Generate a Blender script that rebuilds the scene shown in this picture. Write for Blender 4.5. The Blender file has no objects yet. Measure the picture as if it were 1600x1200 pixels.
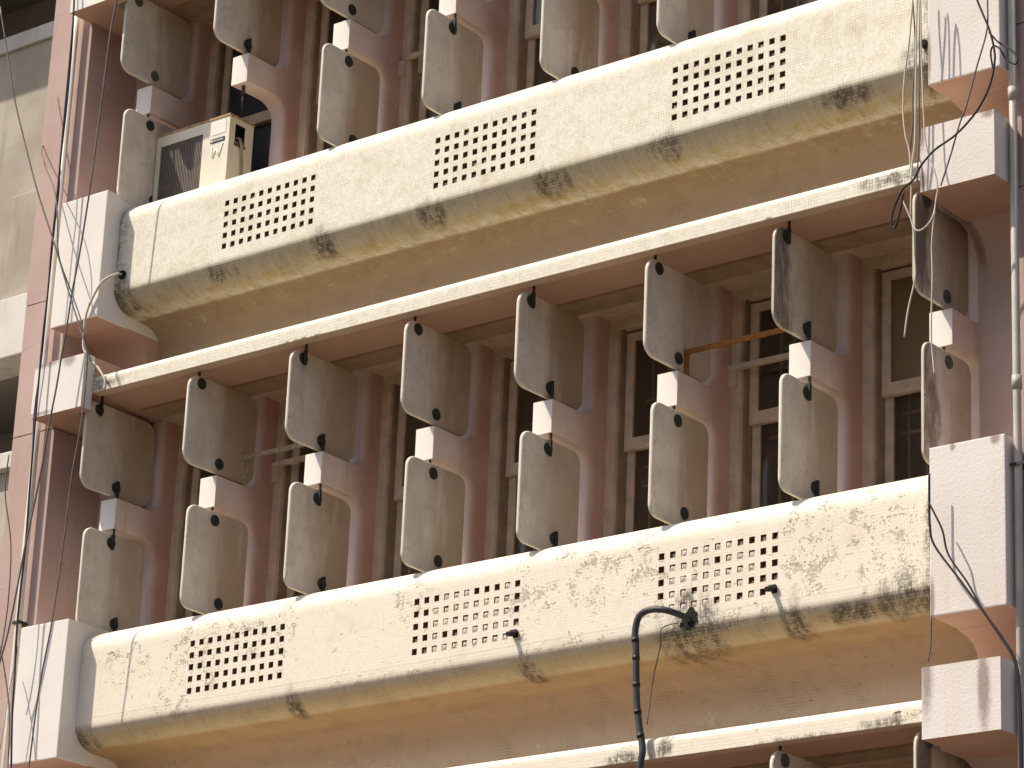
import bpy, bmesh, math, random
from mathutils import Vector, Matrix

S = bpy.context.scene
COL = S.collection
random.seed(11)
R = math.radians

# ------------------------------------------------------------------ camera
cd = bpy.data.cameras.new('camera')
cam = bpy.data.objects.new('camera', cd)
COL.objects.link(cam)
cR, cU, cF = Vector((.78018724, .62422898, .04057156)), Vector((.18196561, -.28852461, .94002237)), Vector((-.5984951, .72601084, .33869143))
cam.matrix_world = Matrix(((cR.x, cU.x, -cF.x, 16.3299), (cR.y, cU.y, -cF.y, -15.1834), (cR.z, cU.z, -cF.z, -6.9148), (0, 0, 0, 1)))
cd.sensor_width = 36
cd.lens = 4982.04 * 36 / 1600
cd.clip_start = .1
cd.clip_end = 2000
S.camera = cam

# ------------------------------------------------------------------ sky, sun, exposure
w = bpy.data.worlds.new('World')
S.world = w
w.use_nodes = True
wn = w.node_tree
sky = wn.nodes.new('ShaderNodeTexSky')
sky.sky_type = 'NISHITA'
sky.sun_disc = False
sky.sun_elevation = R(55.3)
sky.sun_rotation = R(227.7)
sky.air_density = 1.0
sky.dust_density = 2.5
wn.links.new(sky.outputs[0], wn.nodes['Background'].inputs[0])
wn.nodes['Background'].inputs[1].default_value = .108
sd = bpy.data.lights.new('sun', 'SUN')
sd.energy = 4.3
sd.angle = R(.53)
sd.color = (1, .905, .76)
sun = bpy.data.objects.new('sun', sd)
COL.objects.link(sun)
sun.rotation_euler = Vector((1.1, 1, -2.15)).to_track_quat('-Z', 'Y').to_euler()
S.view_settings.view_transform = 'Standard'
S.view_settings.look = 'None'
S.view_settings.exposure = .5
S.view_settings.gamma = 1
S.view_settings.use_curve_mapping = False
S.cycles.max_bounces = 8
S.cycles.diffuse_bounces = 6
S.cycles.use_denoising = True

# ------------------------------------------------------------------ node helper
class N:
    def __init__(s, name, rough=.85, spec=.3):
        s.m = bpy.data.materials.new(name)
        s.m.use_nodes = True
        s.t = s.m.node_tree
        s.b = s.t.nodes['Principled BSDF']
        s.b.inputs['Roughness'].default_value = rough
        s.b.inputs['Specular IOR Level'].default_value = spec
    def put(s, sock, v):
        if isinstance(v, bpy.types.NodeSocket): s.t.links.new(v, sock)
        elif isinstance(v, (tuple, list)):
            sock.default_value = tuple(v) + (1,) if len(v) == 3 and sock.type == 'RGBA' else v
        else: sock.default_value = v
    def node(s, t, **k):
        n = s.t.nodes.new('ShaderNode' + t)
        for a, b in k.items(): setattr(n, a, b)
        return n
    def math(s, op, a, b=0., c=None):
        n = s.node('Math', operation=op)
        s.put(n.inputs[0], a); s.put(n.inputs[1], b)
        if c is not None: s.put(n.inputs[2], c)
        return n.outputs[0]
    def mul(s, a, b): return s.math('MULTIPLY', a, b)
    def add(s, a, b): return s.math('ADD', a, b)
    def mx(s, a, b): return s.math('MAXIMUM', a, b)
    def step(s, v, lo, hi):
        n = s.node('MapRange', clamp=True, interpolation_type='SMOOTHSTEP')
        s.put(n.inputs[0], v)
        n.inputs[1].default_value = lo; n.inputs[2].default_value = hi
        return n.outputs[0]
    def mix(s, f, a, b):
        n = s.node('Mix', data_type='RGBA')
        s.put(n.inputs[0], f); s.put(n.inputs[6], a); s.put(n.inputs[7], b)
        return n.outputs[2]
    def pos(s): return s.node('NewGeometry').outputs['Position']
    def obj(s): return s.node('TexCoord').outputs['Object']
    def uv(s): return s.node('TexCoord').outputs['UV']
    def rnd(s): return s.node('ObjectInfo').outputs['Random']
    def xyz(s, v):
        n = s.node('SeparateXYZ'); s.put(n.inputs[0], v); return n.outputs
    def vec(s, x, y, z=0.):
        n = s.node('CombineXYZ')
        for i, q in enumerate((x, y, z)): s.put(n.inputs[i], q)
        return n.outputs[0]
    def scale(s, v, sc, loc=None):
        n = s.node('Mapping'); s.put(n.inputs[0], v); n.inputs['Scale'].default_value = sc
        if loc is not None: s.put(n.inputs['Location'], loc)
        return n.outputs[0]
    def noise(s, v, sc, det=4., rough=.55, dist=0.):
        n = s.node('TexNoise'); s.put(n.inputs['Vector'], v)
        n.inputs['Scale'].default_value = sc; n.inputs['Detail'].default_value = det
        n.inputs['Roughness'].default_value = rough; n.inputs['Distortion'].default_value = dist
        return n.outputs[0]
    def bump(s, h, st=.3, d=.01, prev=None):
        n = s.node('Bump'); s.put(n.inputs['Height'], h)
        n.inputs['Strength'].default_value = st; n.inputs['Distance'].default_value = d
        if prev is not None: s.put(n.inputs['Normal'], prev)
        return n.outputs[0]
    def spot(s, a, b, ca, cb, ra, rb):
        da = s.math('DIVIDE', s.math('SUBTRACT', a, ca), ra)
        db = s.math('DIVIDE', s.math('SUBTRACT', b, cb), rb)
        d = s.math('SQRT', s.add(s.mul(da, da), s.mul(db, db)))
        return s.math('SUBTRACT', 1., d)
    def spots(s, a, b, lst, nz, amp=1.1, lo=.05, hi=.6):
        tot = None
        for ca, cb, ra, rb in lst:
            q = s.spot(a, b, ca, cb, ra, rb)
            tot = q if tot is None else s.mx(tot, q)
        return s.step(s.add(tot, s.mul(s.math('SUBTRACT', nz, .5), amp)), lo, hi)
    def done(s, col, nrm=None, rough=None):
        s.put(s.b.inputs['Base Color'], col)
        if nrm is not None: s.put(s.b.inputs['Normal'], nrm)
        if rough is not None: s.put(s.b.inputs['Roughness'], rough)
        return s.m

def plain(name, col, rough=.8, metal=0., var=.25, sc=14, spec=.3):
    n = N(name, rough, spec)
    n.b.inputs['Metallic'].default_value = metal
    f = n.noise(n.obj(), sc, 5)
    dark = tuple(c * (1 - var) for c in col)
    return n.done(n.mix(n.step(f, .3, .7), dark, col), n.bump(f, .15, .004))

# --- mosaic tile, bare (upper parapet, rails) and painted over (lower parapet)
def mosaic(name, painted, spots_dark, grime_shade_rows, peel_spots, face_dirt):
    n = N(name, .6, .35)
    uv = n.uv()
    x, v, _ = n.xyz(uv)
    br = n.node('TexBrick', offset=0., offset_frequency=1, squash=1., squash_frequency=1)
    n.put(br.inputs['Vector'], uv)
    br.inputs['Scale'].default_value = 1
    br.inputs['Brick Width'].default_value = .0208
    br.inputs['Row Height'].default_value = .0208
    br.inputs['Mortar Size'].default_value = .0021
    br.inputs['Mortar Smooth'].default_value = .25
    br.inputs['Bias'].default_value = 0
    br.inputs['Color1'].default_value = (0, 0, 0, 1)
    br.inputs['Color2'].default_value = (1, 1, 1, 1)
    br.inputs['Mortar'].default_value = (.5, .5, .5, 1)
    tile, grout = br.outputs[0], br.outputs[1]
    p = n.vec(x, v, 0.)
    n_big = n.noise(p, 1.6, 5, .6)
    n_mid = n.noise(p, 7., 6, .65)
    n_fin = n.noise(p, 30., 6, .7)
    n_drip = n.noise(n.scale(p, (13, 3.5, 1)), 1., 6, .65)
    n_str = n.step(n.noise(n.scale(p, (30, 4, 1)), 1., 5, .6), .34, .70)
    if painted: c1, c2, gr = (.76, .675, .545), (.80, .72, .595), (.62, .52, .39)
    else: c1, c2, gr = (.71, .655, .53), (.80, .75, .635), (.50, .42, .29)
    col = n.mix(n.step(tile, 0, 1), c1, c2)
    gmask = n.mul(grout, n.step(n.noise(p, 9, 4, .7), .38 if not painted else .5, .72))
    col = n.mix(n.mul(gmask, .9 if not painted else .45), col, gr)
    gdark = n.mul(grout, n.step(n.noise(p, 16, 5, .75), .56, .74))
    col = n.mix(n.mul(gdark, .85 if not painted else .4), col, (.20, .15, .085))
    # general dirt on the front
    d = n.mul(n.step(n.add(n.mul(n_big, .6), n.mul(n_mid, .5)), .54, .76), face_dirt)
    col = n.mix(d, col, (.50, .43, .26) if not painted else (.62, .51, .35))
    h = n.mul(grout, -1. if not painted else -.4)
    nrm = n.bump(n.mul(n_fin, .3), .25 if painted else .12, .006)
    if painted:
        # paint film flaking away from the old tile
        peel = n.spots(x, v, peel_spots, n.noise(p, 5, 3, .6), 1.6, .25, .55)
        fl = n.add(n.mul(n.noise(n.scale(p, (1, 1.3, 1)), 42, 5, .7, .2), .55), n.mul(n.noise(p, 8, 3, .6), .45))
        flake = n.mul(n.step(fl, .555, .57), peel)
        flake2 = n.mul(n.step(n.noise(p, 15, 5, .6, .6), .66, .675), n.step(n_big, .42, .6))
        fk = n.mx(flake, flake2)
        under = n.mix(n.step(n_mid, .35, .65), (.47, .41, .27), (.60, .52, .36))
        under = n.mix(n.mul(grout, .6), under, (.2, .16, .1))
        col = n.mix(n.mul(fk, .7), col, under)
        nrm = n.bump(fk, .9, -.012, nrm)
        # tide lines: hairline cracks
        vr = n.node('TexVoronoi', feature='DISTANCE_TO_EDGE')
        n.put(vr.inputs['Vector'], p)
        vr.inputs['Scale'].default_value = 5
        ck = n.mul(n.step(vr.outputs[0], .012, .0), n.step(n_mid, .5, .6))
        col = n.mix(n.mul(ck, .35), col, (.4, .31, .2))
    nrm = n.bump(h, .5, .004, nrm)
    # algae and rust coloured grime along the underside, darkened to paint in its shade
    for (v0, v1, c, a, th) in grime_shade_rows:
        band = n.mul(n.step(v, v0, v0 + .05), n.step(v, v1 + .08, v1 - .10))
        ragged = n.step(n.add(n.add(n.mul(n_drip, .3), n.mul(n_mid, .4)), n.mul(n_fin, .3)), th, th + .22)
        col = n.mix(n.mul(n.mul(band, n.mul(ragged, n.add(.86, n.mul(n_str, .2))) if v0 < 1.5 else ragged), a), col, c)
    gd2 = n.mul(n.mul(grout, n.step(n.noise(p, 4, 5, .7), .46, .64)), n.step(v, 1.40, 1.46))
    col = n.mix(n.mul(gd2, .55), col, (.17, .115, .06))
    # black mould with a shape of its own, thickest in the joints
    if spots_dark:
        nz = n.add(n.mul(n_mid, .5), n.mul(n_drip, .5))
        bm = n.spots(x, v, spots_dark, nz, 2.1, .0, .75)
        speck = n.step(n.add(n.add(n.mul(n_fin, .55), n.mul(n_drip, .45)), n.mul(grout, .06)), .40, .60)
        col = n.mix(n.mul(n.mul(bm, speck), .9), col, (.06, .048, .032))
    # sparse dark cracks and scabs in the cove
    ck2 = n.mx(n.step(n.noise(n.scale(p, (9, 70, 1)), 1., 4, .7), .64, .69), n.mul(n.step(n.noise(n.scale(p, (60, 10, 1)), 1., 4, .7), .655, .70), .8))
    where = n.spots(x, v, [(5.75, 2.0, .8, .22), (6.6, 1.97, .7, .22), (5.2, 2.1, .8, .18), (5.6, 1.70, .6, .07)] if painted else [(3.9, 1.75, .5, .12), (6.6, 1.8, .8, .2), (2.3, 1.7, .5, .1)], n_mid, 1.3, .1, .5)
    col = n.mix(n.mul(n.mul(ck2, where), .85), col, (.09, .06, .035))
    return n.done(col, nrm)

# material of the bare upper parapet
SP_UP = [(3.16, 1.52, .16, .17), (2.17, 1.52, .16, .17), (4.2, 1.52, .18, .16), (5.15, 1.5, .17, .15), (7.17, .95, .16, .5), (7.12, 1.42, .22, .30),
         (.17, 1.5, .22, .25), (.17, 1.0, .09, .35), (6.5, 1.5, .3, .1), (1.2, 1.52, .2, .1)]
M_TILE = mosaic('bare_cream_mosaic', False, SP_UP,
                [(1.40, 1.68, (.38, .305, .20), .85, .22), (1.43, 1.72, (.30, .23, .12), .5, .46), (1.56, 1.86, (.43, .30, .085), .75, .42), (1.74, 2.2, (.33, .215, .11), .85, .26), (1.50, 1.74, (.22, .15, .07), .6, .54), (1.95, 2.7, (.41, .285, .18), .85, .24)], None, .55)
SP_LO = [(4.18, 1.58, .10, .20), (2.18, 1.55, .10, .18), (6.17, 1.55, .13, .22), (5.46, 1.50, .30, .36), (5.34, 1.66, .22, .2), (5.40, 1.27, .12, .10), (7.0, 1.50, .42, .20), (7.15, 1.1, .12, .4), (5.36, 1.50, .26, .20),
         (6.6, 1.52, .35, .09), (.2, 1.55, .16, .12)]
PEEL = [(1.25, 1.06, .35, .42), (1.7, 1.0, .65, .22), (2.1, .98, .16, .40), (1.1, 1.35, .4, .18), (3.2, .98, .18, .25), (4.15, 1.1, .2, .5), (4.6, 1.0, .5, .35), (5.1, 1.1, .25, .5),
        (6.3, 1.1, .3, .5), (6.8, 1.05, .55, .5), (5.6, 1.42, .8, .1), (2.9, 1.42, .5, .06), (4.5, 1.42, .5, .07), (.6, 1.05, .4, .2)]
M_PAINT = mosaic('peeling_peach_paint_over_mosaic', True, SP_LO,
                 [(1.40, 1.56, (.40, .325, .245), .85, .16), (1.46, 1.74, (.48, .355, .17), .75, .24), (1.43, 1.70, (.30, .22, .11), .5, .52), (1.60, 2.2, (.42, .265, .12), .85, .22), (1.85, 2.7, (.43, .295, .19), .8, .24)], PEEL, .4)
M_RAIL = mosaic('bare_cream_mosaic_of_ledges', False, [(6.95, .06, .35, .07), (7.05, .03, .2, .05), (.25, .05, .25, .07), (6.05, .0, .05, .02), (2.2, .0, .3, .02)],
                [(-.08, .03, (.42, .34, .2), .4, .45)], None, .2)
M_RAILP = mosaic('painted_mosaic_of_lowest_ledge', True, [(5.35, .08, .09, .16), (5.05, .02, .25, .05), (6.9, .02, .25, .05), (6.3, .0, .4, .03)],
                 [(-.08, .03, (.42, .34, .2), .4, .45)], [(5.25, .06, .35, .1), (6.9, .04, .3, .06)], .2)

def plaster(name, c_a, c_b, bump=.25, sc=60, streak=.3, streak_col=(.4, .27, .2), stains=None, stain_col=(.16, .10, .08), crack=0.):
    n = N(name, .9, .2)
    p = n.pos()
    x, y, z = n.xyz(p)
    big = n.noise(p, 1.3, 5, .6)
    fine = n.noise(p, sc, 3, .6)
    col = n.mix(n.step(big, .33, .67), c_a, c_b)
    dr = n.noise(n.scale(p, (11, 11, .7)), 1., 5, .6)
    col = n.mix(n.mul(n.step(dr, .54, .76), streak), col, streak_col)
    sp = n.noise(p, 45, 4, .7)
    col = n.mix(n.mul(n.step(sp, .68, .74), .35), col, tuple(c * .55 for c in c_a))
    nrm = n.bump(fine, bump, .006)
    if crack:
        vr = n.node('TexVoronoi', feature='DISTANCE_TO_EDGE')
        n.put(vr.inputs['Vector'], n.scale(p, (1, 1, .8)))
        vr.inputs['Scale'].default_value = 2.2
        ck = n.mul(n.step(vr.outputs[0], .010, .002), n.step(n.noise(p, 2.3, 2), .52, .6))
        col = n.mix(n.mul(ck, crack), col, tuple(c * .3 for c in c_a))
    if stains:
        nz = n.add(n.mul(dr, .6), n.mul(n.noise(p, 40, 4, .7), .4))
        st = n.spots(x, z, stains, nz, 1.5, .1, .75)
        col = n.mix(n.mul(st, .72), col, stain_col)
    return n.done(col, nrm)

STB = [(7.23, -2.33, .07, .45), (7.60, -2.45, .06, .35), (7.64, -1.0, .05, .06), (7.22, -1.9, .03, .2), (7.36, -1.0, .03, .05), (7.21, .95, .05, .15), (7.22, .65, .05, .1), (7.66, .98, .07, .06),
       (7.03, -.05, .035, .2), (7.21, 1.5, .03, .3)]
M_WHITE = plaster('rough_white_render', (.68, .61, .56), (.74, .675, .63), .42, 75, .25, (.55, .41, .33), STB, (.20, .13, .11))
M_WHITE_L = plaster('smooth_white_render', (.74, .69, .64), (.79, .745, .70), .25, 60, .12, (.6, .48, .4), [(-.25, .985, .3, .05), (-.02, .97, .1, .08), (-.3, .6, .25, .03)], (.3, .22, .2))
M_PINK = plaster('pink_plaster', (.42, .295, .255), (.48, .35, .31), .15, 50, .4, (.36, .215, .18), None, crack=.25)
M_SOFFIT = plaster('pink_soffit_plaster', (.53, .335, .25), (.60, .40, .305), .12, 40, .25, (.45, .25, .17))
M_LIP = plaster('beige_pink_lip_plaster', (.60, .46, .36), (.66, .52, .41), .15, 50, .3, (.42, .30, .2))
M_NICHE = plaster('faded_pink_niche_plaster', (.50, .385, .335), (.57, .45, .40), .15, 50, .35, (.42, .28, .22), [(7.19, .5, .06, .25)], (.2, .12, .08))
M_NEIGH = plaster('grey_weathered_render', (.34, .295, .235), (.46, .41, .335), .2, 20, .5, (.22, .18, .13))
M_NEIGHW = plaster('whitewashed_render', (.50, .47, .42), (.66, .63, .58), .2, 20, .5, (.22, .19, .15))
M_NEIGHD = plaster('dark_grey_render', (.20, .185, .165), (.25, .23, .21), .1, 20, .2, (.15, .13, .11))
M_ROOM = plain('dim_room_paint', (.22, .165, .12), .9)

# fins: pale paint on the front, pink behind, with red interreflected shade painted in
n = N('pale_to_red_shaded_fin_paint', .85, .25)
p = n.pos(); x, y, z = n.xyz(p)
lx, ly, lz = n.xyz(n.obj())
rag = n.add(y, n.mul(n.math('SUBTRACT', n.noise(n.scale(p, (6, 6, 1.2)), 1., 4), .5), .12))
big = n.noise(p, 2.5, 5)
pale = n.mix(n.step(big, .35, .65), (.68, .54, .48), (.75, .62, .56))
red = n.mix(n.step(big, .35, .65), (.42, .25, .20), (.49, .31, .26))
recess = n.mix(n.step(big, .35, .65), (.48, .385, .36), (.55, .45, .43))
inner = n.step(n.math('ABSOLUTE', n.math('SUBTRACT', lx, .079)), .079, .040)
red = n.mix(n.mul(inner, n.step(ly, .52, .46)), red, recess)  # recess edge kept paler: sky light painted into its colour
col = n.mix(n.step(rag, .16, .50), pale, red)
dr = n.noise(n.scale(p, (14, 14, .9)), 1., 5, .6)
col = n.mix(n.mul(n.step(dr, .56, .75), .3), col, (.42, .25, .18))
col = n.mix(n.mul(n.step(n.noise(p, 50, 3, .7), .69, .73), .4), col, (.2, .1, .07))
col = n.mix(n.step(y, .004, .001), col, (.80, .74, .68))
M_FIN = n.done(col, n.bump(n.noise(p, 40, 4), .2, .004))
# asbestos-cement louvre panels; every panel has its own stains
def panel_mat(name, edge_black):
    n = N(name, .8, .25)
    p = n.obj()
    o = n.mul(n.rnd(), 37.)
    q = n.node('VectorMath', operation='ADD'); n.put(q.inputs[0], p); n.put(q.inputs[1], n.vec(o, o, o)); q = q.outputs[0]
    x, y, z = n.xyz(p)
    big = n.noise(q, 3.2, 5, .6)
    col = n.mix(n.step(big, .34, .66), (.60, .54, .455), (.73, .67, .585))
    # rear half stained brown, its occlusion shade painted in too
    rr = n.rnd()
    edge = n.add(y, n.mul(n.math('SUBTRACT', n.noise(n.scale(q, (3, 7, 1.2)), 1., 5, .6), .5), .3))
    stain_shade = n.step(edge, -.06, .16)
    col = n.mix(n.mul(stain_shade, n.add(.45, n.mul(rr, .45))), col, (.38, .265, .17))
    dr = n.noise(n.scale(q, (5, 11, 1.8)), 1., 6, .65)
    col = n.mix(n.mul(n.step(dr, .50, .80), .28), col, (.30, .215, .135))
    col = n.mix(n.mul(n.step(n.noise(n.scale(q, (5, 7, 1.6)), 1., 4), .52, .75), .5), col, (.74, .69, .61))
    col = n.mix(n.mul(n.step(n.noise(q, 13, 6, .7), .5, .72), .3), col, (.36, .30, .22))
    mo = n.noise(q, 26, 6, .75)
    nearedge = n.step(y, -.12, -.27)
    col = n.mix(n.mul(n.mul(n.step(mo, .55, .67), n.add(.05, n.mul(nearedge, .25 if edge_black < 1.2 else .6))), edge_black), col, (.10, .085, .075))
    if edge_black > 1.2:
        bl = n.step(n.add(n.mul(n.noise(n.scale(q, (4, 7, 2.2)), 1., 6, .7), .8), n.mul(n.step(y, .0, -.22), .3)), .52, .72)
        col = n.mix(n.mul(bl, .8), col, (.15, .105, .085))
    col = n.mix(n.mul(n.step(n.noise(q, 60, 2, .5), .70, .74), .5), col, (.12, .09, .07))
    # brighter bare edges
    g = n.node('NewGeometry').outputs['Normal']
    _, ny, nz = n.xyz(g)
    side = n.math('SUBTRACT', 1., n.math('ABSOLUTE', n.xyz(g)[0]))
    col = n.mix(n.mul(n.step(side, .5, .9), .8), col, (.68, .62, .50))
    return n.done(col, n.bump(n.noise(q, 45, 5), .15, .003))
M_PANEL = panel_mat('weathered_cement_board', 1.)
M_PANELB = panel_mat('mouldy_cement_board', 1.6)
M_METAL = plain('oxidised_dark_metal', (.055, .06, .05), .65, .3, .4, 40)
M_METALG = plain('verdigris_metal', (.13, .15, .125), .7, .3, .35, 40)
M_RUST = plain('orange_rust', (.36, .145, .03), .9, 0, .45, 60)
M_OLDALU = plain('dirty_painted_bar', (.47, .37, .24), .7, 0, .4, 30)
M_WOOD = plain('beige_window_paint', (.60, .465, .345), .7, 0, .25, 9)
M_WOOD2 = plain('brown_window_trim', (.42, .30, .20), .75, 0, .25, 9)
M_TRACK = plain('brown_sash_track', (.26, .19, .13), .6, 0, .3, 9)
M_BAR = plain('pale_security_grille', (.80, .68, .54), .7, 0, .15)
M_BLIND = plain('drab_blind_cloth', (.80, .68, .50), .9, 0, .12, 5)
M_DARKB = plain('dark_slate_board', (.035, .035, .042), .6, 0, .3, 6)
M_PVC = plain('white_pvc', (.74, .68, .58), .45, 0, .15, 5)
M_PVCG = plain('grey_pvc', (.46, .42, .37), .5, 0, .2, 5)
M_BLACK = plain('black_cable', (.02, .018, .02), .5)
M_GREYC = plain('grey_cable', (.16, .14, .13), .6)
M_PURPLE = plain('dark_purple_cable', (.05, .035, .06), .5)
M_LIGHTC = plain('pale_cable', (.62, .55, .45), .55)
M_HOSE = plain('charcoal_conduit', (.055, .06, .066), .55, 0, .3, 20)
M_AC = plain('yellowed_white_enamel', (.76, .70, .56), .45, 0, .12, 4, .5)
M_ACW = plain('pale_enamel', (.80, .77, .71), .45, 0, .08, 4, .5)
M_ACGR = plain('brown_grey_grille', (.20, .165, .14), .6, 0, .25)
M_HOLE = plain('dusty_void', (.30, .19, .14), .95, 0, .4, 30)
M_MORTAR = plain('rough_mortar', (.70, .57, .46), .95, 0, .35, 60)
M_DARK = plain('black_void', (.012, .01, .01), .9)
M_WHITEP = plain('white_marker_paint', (.86, .84, .78), .6, 0, .05)
M_LABEL = plain('dark_badge', (.03, .032, .045), .4, 0, .1)
M_BROWN = plain('brown_sticker', (.20, .10, .06), .7, 0, .3)
n = N('street_paving', .9, .2)
M_GROUND = n.done(n.mix(n.step(n.noise(n.pos(), .6, 6), .35, .65), (.080, .060, .039), (.105, .080, .052)), n.bump(n.noise(n.pos(), 30, 4), .3, .01))
# window glass: mostly clear, mirror-like at grazing angles
gm = bpy.data.materials.new('old_window_glass'); gm.use_nodes = True
t = gm.node_tree; t.nodes.clear()
o_ = t.nodes.new('ShaderNodeOutputMaterial'); m_ = t.nodes.new('ShaderNodeMixShader'); f_ = t.nodes.new('ShaderNodeFresnel')
a_ = t.nodes.new('ShaderNodeBsdfTransparent'); b_ = t.nodes.new('ShaderNodeBsdfGlossy')
a_.inputs[0].default_value = (.80, .74, .66, 1); b_.inputs['Roughness'].default_value = .13; f_.inputs[0].default_value = 1.45
t.links.new(f_.outputs[0], m_.inputs[0]); t.links.new(a_.outputs[0], m_.inputs[1]); t.links.new(b_.outputs[0], m_.inputs[2]); d_ = t.nodes.new('ShaderNodeBsdfDiffuse'); d_.inputs[0].default_value = (.40, .33, .25, 1)
x_ = t.nodes.new('ShaderNodeMixShader'); x_.inputs[0].default_value = .06
t.links.new(m_.outputs[0], x_.inputs[1]); t.links.new(d_.outputs[0], x_.inputs[2]); t.links.new(x_.outputs[0], o_.inputs[0])
M_GLASS = gm

# ------------------------------------------------------------------ mesh helper
class MB:
    def __init__(s): s.v, s.f, s.mi, s.uv, s.sm = [], [], [], [], []
    def face(s, pts, mi=0, uv=None, sm=False):
        i = len(s.v); s.v += [tuple(p) for p in pts]
        s.f.append(tuple(range(i, i + len(pts)))); s.mi.append(mi); s.sm.append(sm)
        s.uv.append(uv or [(0, 0)] * len(pts))
    def box(s, x0, x1, y0, y1, z0, z1, mi=0, mis=None):
        P = lambda a, b, c: ((x0, x1)[a], (y0, y1)[b], (z0, z1)[c])
        q = [((0,0,0),(0,1,0),(1,1,0),(1,0,0)), ((0,0,1),(1,0,1),(1,1,1),(0,1,1)), ((0,0,0),(1,0,0),(1,0,1),(0,0,1)),
             ((1,0,0),(1,1,0),(1,1,1),(1,0,1)), ((1,1,0),(0,1,0),(0,1,1),(1,1,1)), ((0,1,0),(0,0,0),(0,0,1),(0,1,1))]
        for k, c in enumerate(q): s.face([P(*a) for a in c], mis[k] if mis else mi)   # bottom, top, front, right, back, left
        return s
    def prism(s, prof, x0, x1, mi=0, caps=True, closed=True, arcs=None, mif=None, smooth=False):
        # profile of (y,z) swept along x; uv = (x, arc length)
        L = [0.]
        m = len(prof)
        for k in range(1, m + (1 if closed else 0)):
            a, b = prof[k - 1], prof[k % m]
            L.append(L[-1] + math.hypot(b[0] - a[0], b[1] - a[1]))
        for k in range(m if closed else m - 1):
            a, b = prof[k], prof[(k + 1) % m]
            s.face([(x0, *a), (x0, *b), (x1, *b), (x1, *a)], mif[k] if mif else mi, [(x0, L[k]), (x0, L[k + 1]), (x1, L[k + 1]), (x1, L[k])], smooth)
        if caps:
            s.face([(x0, *q) for q in prof], mi); s.face([(x1, *q) for q in reversed(prof)], mi)
        return s
    def tube(s, pts, r, seg=7, mi=0, smooth_pts=True, rfun=None):
        P = [Vector(q) for q in pts]
        if smooth_pts and len(P) > 2:
            Q = []
            for i in range(len(P) - 1):
                a, b, c, d = P[max(i - 1, 0)], P[i], P[i + 1], P[min(i + 2, len(P) - 1)]
                for k in range(5):
                    u = k / 5
                    Q.append(.5 * ((2 * b) + (c - a) * u + (2 * a - 5 * b + 4 * c - d) * u * u + (3 * b - a - 3 * c + d) * u ** 3))
            P = Q + [P[-1]]
        rings = []
        side = None
        for i, q in enumerate(P):
            d = (P[min(i + 1, len(P) - 1)] - P[max(i - 1, 0)]).normalized()
            if side is None:
                side = d.cross(Vector((.3, .9, .2))).normalized()
            side = (side - d * side.dot(d)).normalized()
            up = d.cross(side)
            rr = r * (rfun(i) if rfun else 1)
            rings.append([q + (side * math.cos(a) + up * math.sin(a)) * rr for a in [2 * math.pi * k / seg for k in range(seg)]])
        for i in range(len(rings) - 1):
            for k in range(seg):
                s.face([rings[i][k], rings[i][(k + 1) % seg], rings[i + 1][(k + 1) % seg], rings[i + 1][k]], mi, None, True)
        s.face(rings[0][::-1], mi); s.face(rings[-1], mi)
        return s
    def disc(s, c, ax, r, h, seg=16, mi=0, bev=.25):
        # short cylinder with a chamfered rim, axis 'x' from c towards +x
        c = Vector(c)
        def ring(rad, off):
            return [c + Vector((off, rad * math.cos(2 * math.pi * k / seg), rad * math.sin(2 * math.pi * k / seg))) for k in range(seg)]
        rs = [ring(r, 0), ring(r, h * (1 - bev)), ring(r * (1 - bev * .5), h)]
        for a, b in zip(rs, rs[1:]):
            for k in range(seg): s.face([a[k], a[(k + 1) % seg], b[(k + 1) % seg], b[k]], mi, None, False)
        s.face(rs[-1], mi); s.face(rs[0][::-1], mi)
        return s
    def mesh(s, name, mats, weld=True, bevel=0):
        me = bpy.data.meshes.new(name)
        me.from_pydata(s.v, [], s.f)
        if not isinstance(mats, (list, tuple)): mats = [mats]
        for m in mats: me.materials.append(m)
        ul = me.uv_layers.new(name='UVMap')
        k = 0
        for pi, pl in enumerate(me.polygons):
            pl.material_index = s.mi[pi]; pl.use_smooth = s.sm[pi]
            for j in range(len(s.f[pi])):
                ul.data[k].uv = s.uv[pi][j]; k += 1
        b = bmesh.new(); b.from_mesh(me)
        if weld: bmesh.ops.remove_doubles(b, verts=b.verts, dist=1e-5)
        bmesh.ops.recalc_face_normals(b, faces=b.faces)
        if bevel:
            es = [e for e in b.edges if len(e.link_faces) == 2 and e.calc_face_angle(0) > .6]
            bmesh.ops.bevel(b, geom=es, offset=bevel, segments=2, profile=.6, affect='EDGES', clamp_overlap=True)
        b.to_mesh(me); b.free()
        return me
    def obj(s, name, mats, parent=None, loc=None, weld=True, bevel=0):
        return link(name, s.mesh(name, mats, weld, bevel), parent, loc)

def link(name, me, parent=None, loc=None):
    o = bpy.data.objects.new(name, me)
    COL.objects.link(o)
    if parent: o.parent = parent
    if loc: o.location = loc
    return o
def thing(o, label, cat, group=None):
    o['label'] = label; o['category'] = cat
    if group: o['group'] = group
    return o
def empty(name, loc=(0, 0, 0)):
    o = link(name, None); o.location = loc; return o
def part(o, label): o['label'] = label; return o

H = 3.286
XL0, XL1, XR0, XR1 = -.344, .145, 7.205, 7.70     # the two corner piers
GROUND = -8.5

# ------------------------------------------------------------------ ground
g = MB(); g.face([(-400, -400, GROUND), (400, -400, GROUND), (400, 400, GROUND), (-400, 400, GROUND)])
g = g.obj('ground', M_GROUND); g['kind'] = 'structure'

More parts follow.
